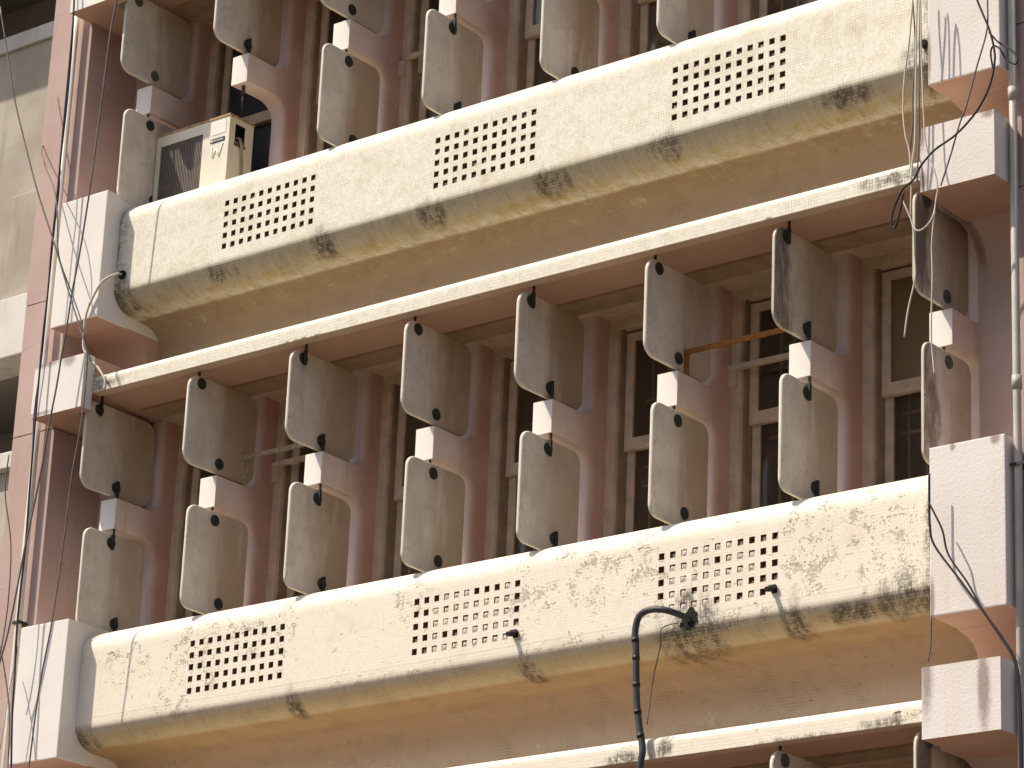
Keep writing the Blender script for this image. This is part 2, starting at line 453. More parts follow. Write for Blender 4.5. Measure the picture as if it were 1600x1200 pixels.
# ------------------------------------------------------------------ the building
B = thing(empty('office_building', (0, 0, GROUND)), 'weathered cream and pink concrete building with tiled parapets and sun fins', 'building')
def bp(mb, name, mats, bevel=0, weld=True):           # a part of the building, built in world coordinates
    o = mb.obj(name, mats, B, None, weld, bevel)
    o.location = (0, 0, -GROUND)
    return o

# pink columns at both sides, cast in lifts with open joints
JZ = [-8.5, -6.5, -3.5, .567, 1.616, 4.42, 5.9]
for x0, x1 in ((-.79, XL0), (XR1, 8.2)):
    for a, b in zip(JZ, JZ[1:]):
        bp(MB().box(x0, x1, -.205, .60, a + .003, b - .003), 'column_block', M_PINK, .004)
    bp(MB().box(x0 + .012, x1 - .012, -.19, .59, GROUND, 5.9), 'column_core', M_DARKB)

def arc(cy, cz, r, a0, a1, k):
    return [(cy + r * math.cos(R(a0 + (a1 - a0) * i / k)), cz + r * math.sin(R(a0 + (a1 - a0) * i / k))) for i in range(k + 1)]

def pier(x0, x1, f, mat, lo=True):
    z = f * H
    # large block beside the parapet
    bp(MB().box(x0, x1, -.341, .30, z + 1.302, z + 2.304, 0, (1, 0, 0, 0, 0, 0)), 'corner_block', [mat, M_SOFFIT], .008)
    # beam end under it
    m = MB()
    xa, xb = x0 - (.03 if x0 < 0 else .005), x1 + .002
    if x0 < 0:
        m.box(xa, xb, -.42, -.318, z + .58, z + .99, 0, (1, 0, 0, 0, 0, 0)); m.box(xa + .001, -.005, -.319, .30, z + .581, z + .989, 0, (1, 0, 0, 0, 0, 0))
        bp(MB().box(-.004, XL1, -.317, .60, z + .735, z + .988), 'soffit', M_SOFFIT)
    else:
        m.box(xa, xb, -.42, .30, z + .58, z + .99, 0, (1, 0, 0, 0, 0, 0))
        bp(MB().box(7.160, xa - .001, -.16, .55, z + .5805, z + .7345), 'niche_wall', M_NICHE)
    bp(m, 'beam_end', [mat, M_SOFFIT], .006, False)
    # coved niche between block and beam end, and the niche behind the fins
    a = [(-.06, z + 1.33), (-.035, z + 1.2965), (-.01, z + 1.293), (.07, z + 1.278), (.13, z + 1.254), (.166, z + 1.213), (.183, z + 1.165), (.19, z + 1.11), (.19, z + .985)]
    pr = [(.50, z + 1.33)] + a + [(.50, z + .985)]
    m = MB(); m.prism(pr, x0 + .001, x1 - .001, 0, True, True, None, None, False)
    bp(m, 'niche_cove', M_SOFFIT)
    c = [(.08, z + .62)] + [(cy, cz) for cy, cz in arc(.06, z + .34, .2405, 78, 0, 8)] + [(.3005, z - .985)]
    pr = [(.50, z + .62)] + c + [(.50, z - .985)]
    xx0, xx1 = (x0 + .001, .0) if x0 < 0 else (7.159, x1 - .001)
    bp(MB().prism(pr, xx0, xx1), 'niche_wall', M_NICHE)
for f in (1, 0, -1):
    pier(XL0, XL1, f, M_WHITE_L); pier(XR0, XR1, f, M_WHITE)
for x0, x1, m in ((XL0, XL1, M_WHITE_L), (XR0, XR1, M_WHITE)):
    bp(MB().box(x0, x1, -.341, .30, -2 * H + 1.302, -2 * H + 2.304), 'corner_block', m, .008)

# --- parapets: profile of front, rolled top, lip, soffit and cove
def parapet(z, mat, grilles, fills, label):
    z = z
    top = [(.60, z + 2.232), (0., z + 2.2495)] + arc(-.03, z + 2.090, .16, 90, 180, 10) + [(-.19, z + 2.06)]
    lip = [(-.19, z + 1.60), (-.19, z + 1.545), (-.1895, z + 1.530), (-.186, z + 1.519), (-.168, z + 1.487), (-.148, z + 1.459), (-.117, z + 1.432), (-.08, z + 1.412), (-.03, z + 1.399),
           (.05, z + 1.394), (.12, z + 1.392), (.18, z + 1.386), (.235, z + 1.368), (.272, z + 1.340), (.296, z + 1.30), (.307, z + 1.255), (.31, z + 1.19), (.31, z + .895)]
    m = MB()
    x0, x1 = XL1 + .001, XR0 - .001
    L = 0.; prev = None
    def strip(pr, L):
        for a, b in zip(pr, pr[1:]):
            d = math.hypot(b[0] - a[0], b[1] - a[1])
            m.face([(x0, *a), (x0, *b), (x1, *b), (x1, *a)], 0, [(x0, L), (x0, L + d), (x1, L + d), (x1, L)], True)
            L += d
        return L
    L = strip(top, 0.)
    zt, zb, yf = z + 2.06, z + 1.60, -.19
    hs, pit = .0208, .0834
    xs, zs = {x0, x1}, {zt, zb}
    holes = {}
    zrow = grilles[0][1]
    for gx, _ in grilles:
        for c in range(11):
            xs |= {round(gx + c * pit - hs, 5), round(gx + c * pit + hs, 5)}
    for r in range(5): zs |= {round(zrow - r * .0836 - hs, 5), round(zrow - r * .0836 + hs, 5)}
    xs, zs = sorted(xs), sorted(zs, reverse=True)
    def ishole(xa, za):
        for gi, (gx, _) in enumerate(grilles):
            c = (xa - gx) / pit; r = (zrow - za) / .0836
            if -.3 < c < 10.3 and abs(c - round(c)) < .1 and -.3 < r < 4.3 and abs(r - round(r)) < .1: return (gi, round(c), round(r))
    fill = MB()
    for i in range(len(xs) - 1):
        for j in range(len(zs) - 1):
            xa, xb, za, zb_ = xs[i], xs[i + 1], zs[j], zs[j + 1]
            h = ishole((xa + xb) / 2, (za + zb_) / 2)
            va, vb = L + zt - za, L + zt - zb_
            if not h:
                m.face([(xa, yf, za), (xa, yf, zb_), (xb, yf, zb_), (xb, yf, za)], 0, [(xa, va), (xa, vb), (xb, vb), (xb, va)])
                continue
            d = yf + .038
            q = [(xa, za), (xa, zb_), (xb, zb_), (xb, za)]
            for k in range(4):
                a, b = q[k], q[(k + 1) % 4]
                m.face([(a[0], yf, a[1]), (b[0], yf, b[1]), (b[0], d, b[1]), (a[0], d, a[1])], 1)
            m.face([(a[0], d, a[1]) for a in q], 1)
            kind = fills(*h)
            if kind:
                # lump of mortar or rubble left in the hole
                dep = yf + (random.uniform(.0005, .005) if kind == 2 else random.uniform(.012, .024))
                e = lambda: random.uniform(.0, .005)
                top_z = za - (e() if kind == 2 else random.uniform(.006, .022))
                xl = xa + (e() if kind == 2 else random.uniform(0, .014))
                fr = [(xl, dep + e(), top_z), (xa + e() * .3, dep + e(), zb_), (xb, dep + e(), zb_), (xb - e(), dep + e() + .004, top_z - e())]
                cx, cz = (xa + xb) / 2 + random.uniform(-.006, .006), (za + zb_) / 2 + random.uniform(-.006, .004)
                pk = (cx, dep - .003, cz)
                for k in range(4): fill.face([fr[k], fr[(k + 1) % 4], pk])
                bk = [(p_[0], d - .001, p_[2]) for p_ in fr]
                for k in range(4): fill.face([fr[(k + 1) % 4], fr[k], bk[k], bk[(k + 1) % 4]])
    L += zt - zb
    L = strip(lip, L)
    o = bp(m, 'parapet', [mat, M_HOLE]); part(o, label)
    if fill.f:
        fo = fill.obj('mortar_fill', M_MORTAR, o, None, False); fo['kind'] = 'stuff'
    # roughcast back of the parapet and floor slab
    bp(MB().box(x0, x1, .601, .74, z + .93, z + 2.231), 'spandrel_wall', M_PINK)
    return o
rnd = random.Random(5)
def fill_up(g, c, r): return 1 if (r > 0 or c > 1) and rnd.random() < .75 else 0
def fill_lo(g, c, r):
    if g == 0: return 0
    edge = c in (0, 10) or (g == 1 and c == 1) or (g == 2 and c == 9)
    if g == 1 and r == 0 and c in (2, 6, 7, 8): return 0
    if edge: return 1 if rnd.random() < .35 else 0
    return 2 if rnd.random() < .88 else (1 if rnd.random() < .85 else 0)
parapet(H, M_TILE, [(1.246, 2.08 + H)], lambda *a: 0, 'unseen cream mosaic parapet added above the top storey to hold back sky light')  # unseen repeat of the parapet, added to hold back sky light
PAR1 = parapet(0, M_TILE, [(1.246, 1.991), (3.225, 1.991), (5.221, 1.991)], fill_up, 'cream mosaic parapet with three clear vent grids and shade-darkened mustard grime below')
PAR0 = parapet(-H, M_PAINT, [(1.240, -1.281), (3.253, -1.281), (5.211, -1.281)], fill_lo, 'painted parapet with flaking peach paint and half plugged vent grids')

# --- ledges under the coves, with their soffits
def ledge(z, mat):
    pr = [(-.315, z + .713), (-.315, z + .73), (-.315, z + .79)] + arc(-.265, z + .80, .050, 180, 90, 7) + [(-.20, z + .853), (.32, z + .862)]
    m = MB().prism(pr, XL1 + .001, XR0 - .001, 0, False, False, None, None, True)
    o = bp(m, 'ledge', mat)
    s = MB().box(XL1 + .001, XR0 - .001, -.224, .60, z + .735, z + .845)
    bp(s, 'soffit', M_SOFFIT)
    bp(MB().box(XL1 + .001, XR0 - .001, -.3142, -.225, z + .7135, z + .790), 'soffit_lip', M_LIP)
    bp(MB().box(XL1 + .001, XR0 - .001, .17, .36, z + .712, z + .7345), 'soffit_trim', M_WOOD2, .004)
    bp(MB().box(XL1 + .001, XR0 - .001, .365, .72, z + .722, z + .7345), 'soffit_board', M_WOOD, .003)
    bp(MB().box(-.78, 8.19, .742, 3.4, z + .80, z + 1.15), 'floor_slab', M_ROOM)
ledge(H, M_RAIL); ledge(0, M_RAIL); part(ledge_o := [o for o in B.children if o.name.startswith('ledge')][-1], 'narrow cream mosaic ledge above the middle storey')
ledge(-H, M_RAILP)
# rooms behind the glass
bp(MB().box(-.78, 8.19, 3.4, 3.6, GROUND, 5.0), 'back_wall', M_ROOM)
bp(MB().box(-.79, -.60, .602, 3.4, GROUND, 5.0), 'side_wall', M_PINK)
bp(MB().box(8.0, 8.2, .602, 3.4, GROUND, 5.0), 'side_wall', M_PINK)
bp(MB().box(XL0, XR1, .31, .60, GROUND, -H - 1.99), 'lower_wall', M_PINK)
bp(MB().box(-.6, .0, .505, .70, GROUND, 5.0), 'inner_wall', M_PINK)
bp(MB().box(7.159, 8.0, .505, .70, GROUND, 5.0), 'inner_wall', M_PINK)

# --- fins: C-shaped concrete mullions with a bracket, softly rounded recesses
def fin_mesh():
    W = .158
    yb, yr = .60, .425
    def rec(cornerz, sgn, flatz, endz):
        r = .12
        pts = []
        for k in range(9):
            a = R(90 * k / 8)
            pts.append((yr - r + r * math.sin(a), flatz - sgn * (r - r * math.cos(a))))
        return pts
    # path runs from the top down the recess, round the bracket and on down; each point: y, z, rounding, inward normal
    P = [(yr, .731, .045), (yr, .40, .045), (yr, .13, .045)]
    c = [(yr - .11 + .11 * math.cos(R(a)), .11 - .11 * math.sin(R(a))) for a in range(15, 91, 15)]
    for i, q in enumerate(c): P.append((q[0], q[1], .045 - .006 * (i + 1)))
    P += [(.20, 0., .006), (.06, 0., .005), (.0, 0., .003), (.0, -.228, .003), (.06, -.228, .005), (.17, -.228, .010)]
    c = [(yr - .14 + .14 * math.sin(R(a)), -.368 + .14 * math.cos(R(a))) for a in range(0, 91, 15)]
    for i, q in enumerate(c): P.append((q[0], q[1], .012 + .006 * i))
    P += [(yr, -.6, .045), (yr, -1.115, .045)]
    m = len(P)
    rings = []
    for i, (y, z, r) in enumerate(P):
        a, b = P[max(i - 1, 0)], P[min(i + 1, m - 1)]
        t1 = Vector((y - a[0], z - a[1])); t2 = Vector((b[0] - y, b[1] - z))
        t1 = t1.normalized() if t1.length > 0 else t2.normalized(); t2 = t2.normalized() if t2.length > 0 else t1
        t = (t1 + t2).normalized()
        nn = Vector((-t.y, t.x))          # into the solid (path goes down: solid lies at +y)
        sc = 1 / max(.5, nn.dot(Vector((-t1.y, t1.x))))
        ring = []
        for k in range(5):
            a_ = R(90 * k / 4)
            ring.append((r - r * math.sin(a_), r - r * math.cos(a_)))   # (x offset, depth)
        pts = [Vector((ox, y + nn.x * d * sc, z + nn.y * d * sc)) for ox, d in reversed(ring)]
        pts += [Vector((W - ox, y + nn.x * d * sc, z + nn.y * d * sc)) for ox, d in ring]
        rings.append(pts)
    M = MB()
    k_ = len(rings[0])
    for i in range(m - 1):
        for k in range(k_ - 1):
            M.face([rings[i][k], rings[i][k + 1], rings[i + 1][k + 1], rings[i + 1][k]], 0, None, True)
    for side in (0, k_ - 1):
        X = 0 if side == 0 else W
        e = [r_[side] for r_ in rings]
        M.face([(X, q.y, q.z) for q in e] + [(X, yb, -1.115), (X, yb, .731)])
    return M.mesh('fin', M_FIN)
FM = fin_mesh()
FM.set_sharp_from_angle(angle=R(35)) if hasattr(FM, 'set_sharp_from_angle') else None
for f, rng in ((1, range(8)), (0, range(8)), (-1, range(3, 8))):
    for i in rng:
        link('fin', FM, B, (i, 0, f * H - GROUND))

# --- double-hung windows between the fins
def ring_box(m, x0, x1, z0, z1, wl, wt, wb, y0, y1, mi=0):
    m.box(x0, x0 + wl, y0, y1, z0, z1, mi); m.box(x1 - wl, x1, y0, y1, z0, z1, mi)
    m.box(x0 + wl, x1 - wl, y0 + .001, y1, z1 - wt, z1, mi)
    if wb: m.box(x0 + wl, x1 - wl, y0 + .001, y1, z0, z0 + wb, mi)
    return m
Wd = .842
c_ = ring_box(MB(), 0.0, Wd, -1.10, .722, .076, .062, .05, .58, .72)
CAS = c_.mesh('window', M_WOOD, False)
c_ = MB()
for xa in (.0765, Wd - .0765 - .016): c_.box(xa, xa + .016, .612, .70, -1.05, .659)
TRK = c_.mesh('sash_track', M_TRACK, False)
SU = ring_box(MB(), .094, Wd - .094, -.19, .640, .062, .058, .085, .655, .690).mesh('upper_sash', M_WOOD, False, 0)
SL = ring_box(MB(), .094, Wd - .094, -1.05, -.13, .058, .055, .07, .694, .728).mesh('lower_sash', M_WOOD, False, 0)
PU = MB().box(.154, Wd - .154, .671, .675, -.107, .584).mesh('pane', M_GLASS)
PL = MB().box(.150, Wd - .150, .709, .713, -.982, -.183).mesh('pane', M_GLASS)
BLN = MB().box(.15, Wd - .15, .685, .692, -.11, .59).mesh('blind', M_BLIND)
def grille_mesh(seed):
    r = random.Random(seed); m = MB()
    for k in range(6):
        x = .17 + k * .10 + r.uniform(-.02, .02)
        m.box(x, x + .014, .86, .872, -1.05, .66)
    for k in range(11):
        z = -1.0 + k * .155 + r.uniform(-.02, .02)
        a = r.choice((.1, .17, .27)); b = a + r.choice((.2, .3, .45))
        m.box(a, min(b, .76), .873, .885, z, z + .016)
    return m.mesh('security_grille', M_BAR, False)
GR = [grille_mesh(s) for s in (1, 2)]
for f, rng in ((1, range(7)), (0, range(7)), (-1, range(4, 7))):
    for i in rng:
        if f == 1 and i == 0: pass
        wo = link('window', CAS, B, (i + .158, 0, f * H - GROUND))
        link('sash_track', TRK, wo); link('lower_sash', SL, wo)
        if f == 1 and i == 0:
            link('upper_sash', SU, wo)
            part(wo, 'window with panes blanked out by dark boards behind the air conditioner')
            MB().box(.155, Wd - .155, .675, .685, -.107, .584).obj('board', M_DARKB, wo)
            MB().box(.151, Wd - .151, .713, .72, -.982, -.183).obj('board', M_DARKB, wo)
            continue
        link('upper_sash', SU, wo); link('pane', PU, wo); link('pane', PL, wo)
        if (f, i) in ((0, 6),):
            part(wo, 'window with drab blind pulled down behind its upper pane')
            link('blind', BLN, wo)
        link('security_grille', GR[(i + f) % 2], wo)
        if (f, i) in ((0, 5), (0, 1), (1, 2)):
            bar = MB(); z0 = .165 if i == 5 else (.215 if f == 0 else -.12)
            bar.box(-.006 if i != 2 else .07, Wd, .545, .578, z0, z0 + .034); bar.box(-.004, .055, .552, .579, z0 - .11, z0 - .001)
            bar.obj('transom_bar', M_WOOD, wo, None, False, .006)

# ------------------------------------------------------------------ louvres
def panel_mesh(y0, y1, z0, z1, mat, r=.10, t=.028, rb=None):
    def outline(ins):
        pts = []
        for cy, cz, a0 in ((y1 - r, z1 - r, 0), (y0 + r, z1 - r, 90), (y0 + r, z0 + r, 180), (y1 - r, z0 + r, 270)):
            for k in range(8):
                a = R(a0 + 90 * k / 7)
                pts.append((cy + (r - ins) * math.cos(a), cz + (r - ins) * math.sin(a)))
        return pts
    rows = [(-t / 2, .006), (-t / 2 + .004, .0015), (-t / 2 + .009, 0), (t / 2 - .009, 0), (t / 2 - .004, .0015), (t / 2, .006)]
    R_ = [[(x, *q) for q in outline(i)] for x, i in rows]
    m = MB(); k_ = len(R_[0])
    for a, b in zip(R_, R_[1:]):
        for k in range(k_): m.face([a[k], a[(k + 1) % k_], b[(k + 1) % k_], b[k]], 0, None, True)
    m.face(R_[0]); m.face(R_[-1][::-1])
    return m.mesh('slab', mat)
UP = (-.300, .398, .026, .688)
LO = (-.240, .372, -1.014, -.262)
PUP = [panel_mesh(*UP, M_PANEL), panel_mesh(*UP, M_PANELB)]
PLO = [panel_mesh(*LO, M_PANEL, .078), panel_mesh(*LO, M_PANELB, .078)]
PUP.append(panel_mesh(-.300, .30, .026, .688, M_PANELB)); PLO.append(panel_mesh(-.245, .28, -1.014, -.262, M_PANELB, .078))
for me in PUP + PLO:
    if hasattr(me, 'set_sharp_from_angle'): me.set_sharp_from_angle(angle=R(40))
DISC = MB().disc((0, 0, 0), 'x', .041, .011).disc((.0105, 0, 0), 'x', .013, .007, 10).mesh('clamp_disc', M_METAL, False)
DISCG = DISC.copy(); DISCG.materials[0] = M_METALG
def pin_mesh(up):
    m = MB(); s = 1 if up else -1
    # flat clamp tongue lying over the disc, running to the shaft beyond the panel's edge
    z0, z1 = (-.052, .06) if up else (-.06, .045)
    m.box(.012, .030, -.010, .010, z0, z1)
    m.tube([(.022, 0, 0), (.022, 0, s * .115)], .0095, 7)
    return m.mesh('pivot_pin', M_METAL, False, .004)
PIN = {True: pin_mesh(True), False: pin_mesh(False)}
def stub_mesh(up):
    m = MB(); s = 1 if up else -1
    m.tube([(-.03, 0, 0), (-.03, 0, s * .105)], .0095, 7)
    return m.mesh('pivot_pin', M_METAL, False)
STUB = {True: stub_mesh(True), False: stub_mesh(False)}
def louvre(i, f, upper, front, label, mould=False, rot=0., green=False):
    o = thing(empty('louvre_panel', (i + ((.080 if front or i == 7 else .113) if upper else (.104 if front or i == 7 else .136)), .05, f * H)), label, 'louvre', 'pivoting cement louvres between the concrete fins')
    o.rotation_euler.z = R(rot)
    link('slab', (PUP if upper else PLO)[2 if i == 7 else 1 if mould else 0], o, (0, -.05, 0))
    piv = ((-.185, .632), (.045, .098)) if upper else ((.02, -.330), (.115, -.912))
    for k, (y, z) in enumerate(piv):
        top = k == 0
        link('clamp_disc', DISCG if green else DISC, o, (.0145, y - .05, z))
        link('pivot_pin', (PIN if front else STUB)[top], o, (.0145, y - .05, z))
    return o
U0 = ['first louvre from the left in middle storey upper row, edge specked with mould',
      'second louvre in middle storey upper row, dark brown rear, beige bar at its lower corner',
      'third louvre in middle storey upper row, smooth brown face, long clamp tongues',
      'fourth louvre in middle storey upper row, clean pale front and plain round clamps',
      'fifth louvre in middle storey upper row, grey mottled face with long clamp tongues',
      'sixth louvre in middle storey upper row, rusty bar fixed to its lower corner',
      'seventh louvre in middle storey upper row, black mould down its front edge',
      'last louvre in middle storey upper row, streaked with black and hung with loose wires']
L0 = ['first louvre from the left in middle storey lower row, beside the white corner block',
      'second louvre in middle storey lower row, plain round clamps, brown rear half',
      'third louvre in middle storey lower row, long clamp tongues and brown stained, shaded rear half',
      'fourth louvre in middle storey lower row, round clamps, above the middle plugged vent grid',
      'fifth louvre in middle storey lower row, evenly mottled, long clamp tongues',
      'sixth louvre in middle storey lower row, round clamps, above the right plugged vent grid',
      'seventh louvre in middle storey lower row, tall pale face with long clamp tongues',
      'last louvre in middle storey lower row, half black with mould behind white corner block']
for i in range(8):
    louvre(i, 0, True, i % 2 == 0 and i < 7, U0[i], i in (6, 7), (0, -1, 0, .8, 0, 0, 0, 0)[i], i == 7)
    louvre(i, 0, False, i % 2 == 0, L0[i], i == 7, (.5, 0, 0, 1., 0, 1.2, 0, 0)[i], i == 7)
U1 = ['louvre at the top left of the photo, rust streaked, above the air conditioner',
      'second louvre in top storey upper row, hanging over the bare bracket beside the air conditioner',
      'third louvre in top storey upper row, only its lower corner in view',
      'fourth louvre in top storey upper row, only a sliver of its bottom in view']
for i in range(3): louvre(i, 1, True, i % 2 == 1, U1[i], False, 0, i == 0)
L1 = {0: 'narrow louvre left of the air conditioner in the top storey', 2: 'louvre right of the air conditioner in top storey lower row, round clamps',
      3: 'louvre in top storey lower row above the middle vent grid, fine vertical streaks', 4: 'brown streaked louvre in top storey lower row, second from the right',
      5: 'rightmost louvre in top storey lower row, just left of the upper right vent grid'}
for i, l in L1.items(): louvre(i, 1, False, i % 2 == 1, l, False, 0)
louvre(6, -1, True, False, 'louvre peeking up at the bottom edge below the lowest ledge, large green clamp disc', False, 0, True)
louvre(7, -1, True, False, 'louvre at the lower right under the stained beam end, blackened front edge', True, 0, True)

# bare pivot left where the louvre was taken out for the air conditioner
pv = MB(); pv.box(1.072, 1.090, .04, .062, H - .30, H - .229); pv.tube([(1.081, .05, H - .30), (1.081, .05, H - .42)], .006, 6)
thing(pv.obj('bare_pivot', M_METAL), 'bare metal pivot pin hanging under bracket with no louvre', 'pivot')

# tie bars clamped to two louvres
tb = MB(); tb.box(5.132, 6.062, .092, .104, .137, .172); tb.box(5.129, 5.164, .104, .116, -.001, .172)
thing(tb.obj('tie_bar', M_RUST, None, None, False, .002), 'rusty orange steel bar joining the sixth and seventh louvres', 'bar')
tb = MB(); tb.box(1.132, 2.06, .272, .292, .196, .228); tb.box(1.129, 1.164, .293, .306, .005, .228)
thing(tb.obj('tie_bar', M_OLDALU, None, None, False, .002), 'dirty beige bar joining the second and third louvres', 'bar')

# ------------------------------------------------------------------ air conditioner
ac = thing(empty('air_conditioner', (.16, .10, 2.2565)), 'boxy cream air conditioner unit sitting behind the parapet in place of a louvre', 'air conditioner')
aw, ad, ah = .757, .255, .6355
m = MB()
gx0, gx1, gz0, gz1 = .045, .487, .065, .5385
# front with a recessed grille opening
m.face([(0, 0, 0), (aw, 0, 0), (aw, 0, gz0), (0, 0, gz0)]); m.face([(0, 0, gz1), (aw, 0, gz1), (aw, 0, ah), (0, 0, ah)])
m.face([(0, 0, gz0), (gx0, 0, gz0), (gx0, 0, gz1), (0, 0, gz1)]); m.face([(gx1, 0, gz0), (aw, 0, gz0), (aw, 0, gz1), (gx1, 0, gz1)])
q = [(gx0, gz0), (gx1, gz0), (gx1, gz1), (gx0, gz1)]
for k in range(4):
    a, b = q[k], q[(k + 1) % 4]
    m.face([(a[0], 0, a[1]), (b[0], 0, b[1]), (b[0], .03, b[1]), (a[0], .03, a[1])])
m.face([(a[0], .03, a[1]) for a in q], 1)
# right side with a cut-out for the pipes
sy0, sy1, sz0, sz1 = .062, .165, .4385, .5785
m.face([(aw, 0, 0), (aw, ad, 0), (aw, ad, sz0), (aw, 0, sz0)]); m.face([(aw, 0, sz1), (aw, ad, sz1), (aw, ad, ah), (aw, 0, ah)])
m.face([(aw, 0, sz0), (aw, sy0, sz0), (aw, sy0, sz1), (aw, 0, sz1)]); m.face([(aw, sy1, sz0), (aw, ad, sz0), (aw, ad, sz1), (aw, sy1, sz1)])
q = [(sy0, sz0), (sy1, sz0), (sy1, sz1), (sy0, sz1)]
for k in range(4):
    a, b = q[k], q[(k + 1) % 4]
    m.face([(aw, *a), (aw, *b), (aw - .06, *b), (aw - .06, *a)], 2)
m.face([(aw - .06, *a) for a in q], 2)
m.face([(0, ad, 0), (0, 0, 0), (0, 0, ah), (0, ad, ah)]); m.face([(aw, ad, 0), (0, ad, 0), (0, ad, ah), (aw, ad, ah)])
m.face([(0, 0, ah), (aw, 0, ah), (aw, ad, ah), (0, ad, ah)]); m.face([(0, 0, 0), (0, ad, 0), (aw, ad, 0), (aw, 0, 0)])
m.obj('casing', [M_AC, M_DARK, M_DARK], ac)
MB().box(-.006, aw + .006, -.006, ad + .006, ah - .012, ah + .006).obj('lid', plain('rust_edged_enamel', (.55, .34, .17), .7, 0, .5, 40), ac, None, True, .003)
m = MB()
for k in range(26):
    x = gx0 + .004 + k * (gx1 - gx0 - .008) / 26
    m.box(x, x + .0085, .004, .012, gz0 + .004, gz1 - .004)
for k in range(3): m.box(gx0 + .004, gx1 - .004, .013, .018, gz0 + .10 + k * .13, gz0 + .108 + k * .13)
o = m.obj('grille', M_ACGR, ac, None, False); o['kind'] = 'stuff'
m = MB().box(.573, .716, -.004, -.0005, .4335, .4655)
bd = m.obj('badge', M_LABEL, ac)
m = MB().box(.580, .596, -.0055, -.0042, .4415, .4575)
for k in range(9): m.box(.606 + k * .011, .606 + k * .011 + .0075, -.0055, -.0042, .4445, .4525)
m.obj('badge_print', M_WHITEP, bd)
m = MB()
W_ = [(.590, .408), (.603, .313), (.634, .383), (.668, .313), (.700, .418)]
for a, b in zip(W_, W_[1:]): m.tube([(a[0], -.002, a[1]), (b[0], -.002, b[1])], .0055, 6)
m.obj('painted_letter', M_WHITEP, ac)
MB().box(.578, .722, -.0025, -.0005, .498, .608).obj('faded_sticker', M_ACW, ac)
m = MB().box(aw + .0005, aw + .003, .058, .175, .403, .433); m.obj('warning_sticker', M_BROWN, ac)
m = MB().tube([(aw - .03, .11, .49), (aw + .012, .115, .465), (aw + .02, .13, .38), (aw + .016, .155, .21), (aw + .018, .17, .06)], .006, 6)
m.tube([(aw - .03, .09, .48), (aw + .012, .10, .455), (aw + .018, .125, .36), (aw + .014, .14, .17), (aw + .016, .15, .06)], .005, 6)
m.obj('power_lead', M_OLDALU, ac)
bp(MB().box(.15, 1.0, .03, .60, 2.215, 2.256), 'sill_slab', M_SOFFIT)

# ------------------------------------------------------------------ pipes
m = MB().tube([(-.47, -.26, 5.5), (-.47, -.26, -1.0), (-.47, -.26, GROUND)], .025, 12, 0, False)
pl = thing(m.obj('drainpipe', M_PVC), 'slim white drainpipe running down the pink column at the left', 'pipe')
for z in (-.92,): MB().box(-.506, -.434, -.292, -.2055, z, z + .02).obj('pipe_clip', M_METAL, pl)
m = MB().tube([(7.737, -.26, 5.5), (7.737, -.26, GROUND)], .024, 12, 0, False)
pr_ = thing(m.obj('drainpipe', M_PVCG), 'grey plastic drainpipe at the right edge beside the white blocks', 'pipe')
for z in (-.70, 1.1): MB().tube([(7.737, -.26, z), (7.737, -.26, z + .08)], .030, 12, 0, False).obj('pipe_socket', M_PVCG, pr_)
for z in (-1.165, 2.6): MB().box(7.704, 7.80, -.295, -.288, z, z + .016).box(7.72, 7.755, -.287, -.206, z, z + .02).obj('pipe_clip', M_METAL, pr_, None, False)
def spout(x, z, label):
    m = MB(); m.tube([(x, -.16, z), (x - .004, -.205, z - .002), (x - .012, -.255, z - .012)], .0165, 9)
    m.box(x - .03, x + .022, -.215, -.198, z + .002, z + .024)
    o = thing(m.obj('drain_spout', M_BLACK), label, 'spout', 'short drain spouts through the lower parapet')
spout(4.085, -1.613, 'short black drain spout at the lower right of the middle plugged vent grid')
spout(6.044, -1.613, 'short black drain spout at the lower right of the right plugged vent grid')
m = MB().disc((0, 0, 0), 'x', .034, .02, 12)
o = m.obj('cable_hole', M_DARK); o.location = (.225, -.192, 1.655); o.rotation_euler.z = R(-90)
thing(o, 'dark cable hole in the left end of the upper parapet', 'hole')
o = MB().disc((0, 0, 0), 'x', .026, .03, 12).obj('cable_hole', M_DARK); o.location = (7.10, -.192, 1.66); o.rotation_euler.z = R(-90)
thing(o, 'small dark pipe hole in mould stained right end of the upper parapet', 'hole')
# black conduit hanging from a knocked-through hole
PM = [(5.44,-.16,-1.712),(5.419,-.27,-1.698),(5.376,-.34,-1.683),(5.319,-.360,-1.671),(5.243,-.360,-1.668),(5.191,-.360,-1.685),(5.163,-.360,-1.729),(5.152,-.360,-1.807),(5.162,-.360,-1.888),(5.169,-.360,-2.047),(5.180,-.360,-2.225),(5.204,-.360,-2.381),(5.233,-.360,-2.520),(5.217,-.360,-2.631),(5.213,-.360,-2.95)]
m = MB().tube(PM, .021, 10)
ho = thing(m.obj('conduit', M_HOSE), 'thick charcoal conduit hooking out of parapet hole and hanging down', 'conduit')
for i_ in (7, 8, 9, 10, 11):
    a, b = Vector(PM[i_]), Vector(PM[i_ + 1]); c = a.lerp(b, .4); d = (b - a).normalized() * .012
    MB().tube([c - d, c + d], .0245, 10, 0, False).obj('sleeve_joint', M_BLACK, ho)
m = MB(); rr_ = random.Random(3)
hp = [(.010, a_r * math.cos(a), a_r * math.sin(a)) for a, a_r in [(2 * math.pi * k / 17, rr_.uniform(.040, .085)) for k in range(17)]]
m.face(hp); [m.face([hp[k], hp[(k + 1) % 17], (-.03, *hp[(k + 1) % 17][1:]), (-.03, *hp[k][1:])]) for k in range(17)]
o = m.obj('broken_hole', M_DARK); o.location = (5.43, -.189, -1.70); o.rotation_euler = (0, 0, R(-90))
thing(o, 'ragged black hole in the lower parapet where the conduit comes out', 'hole')

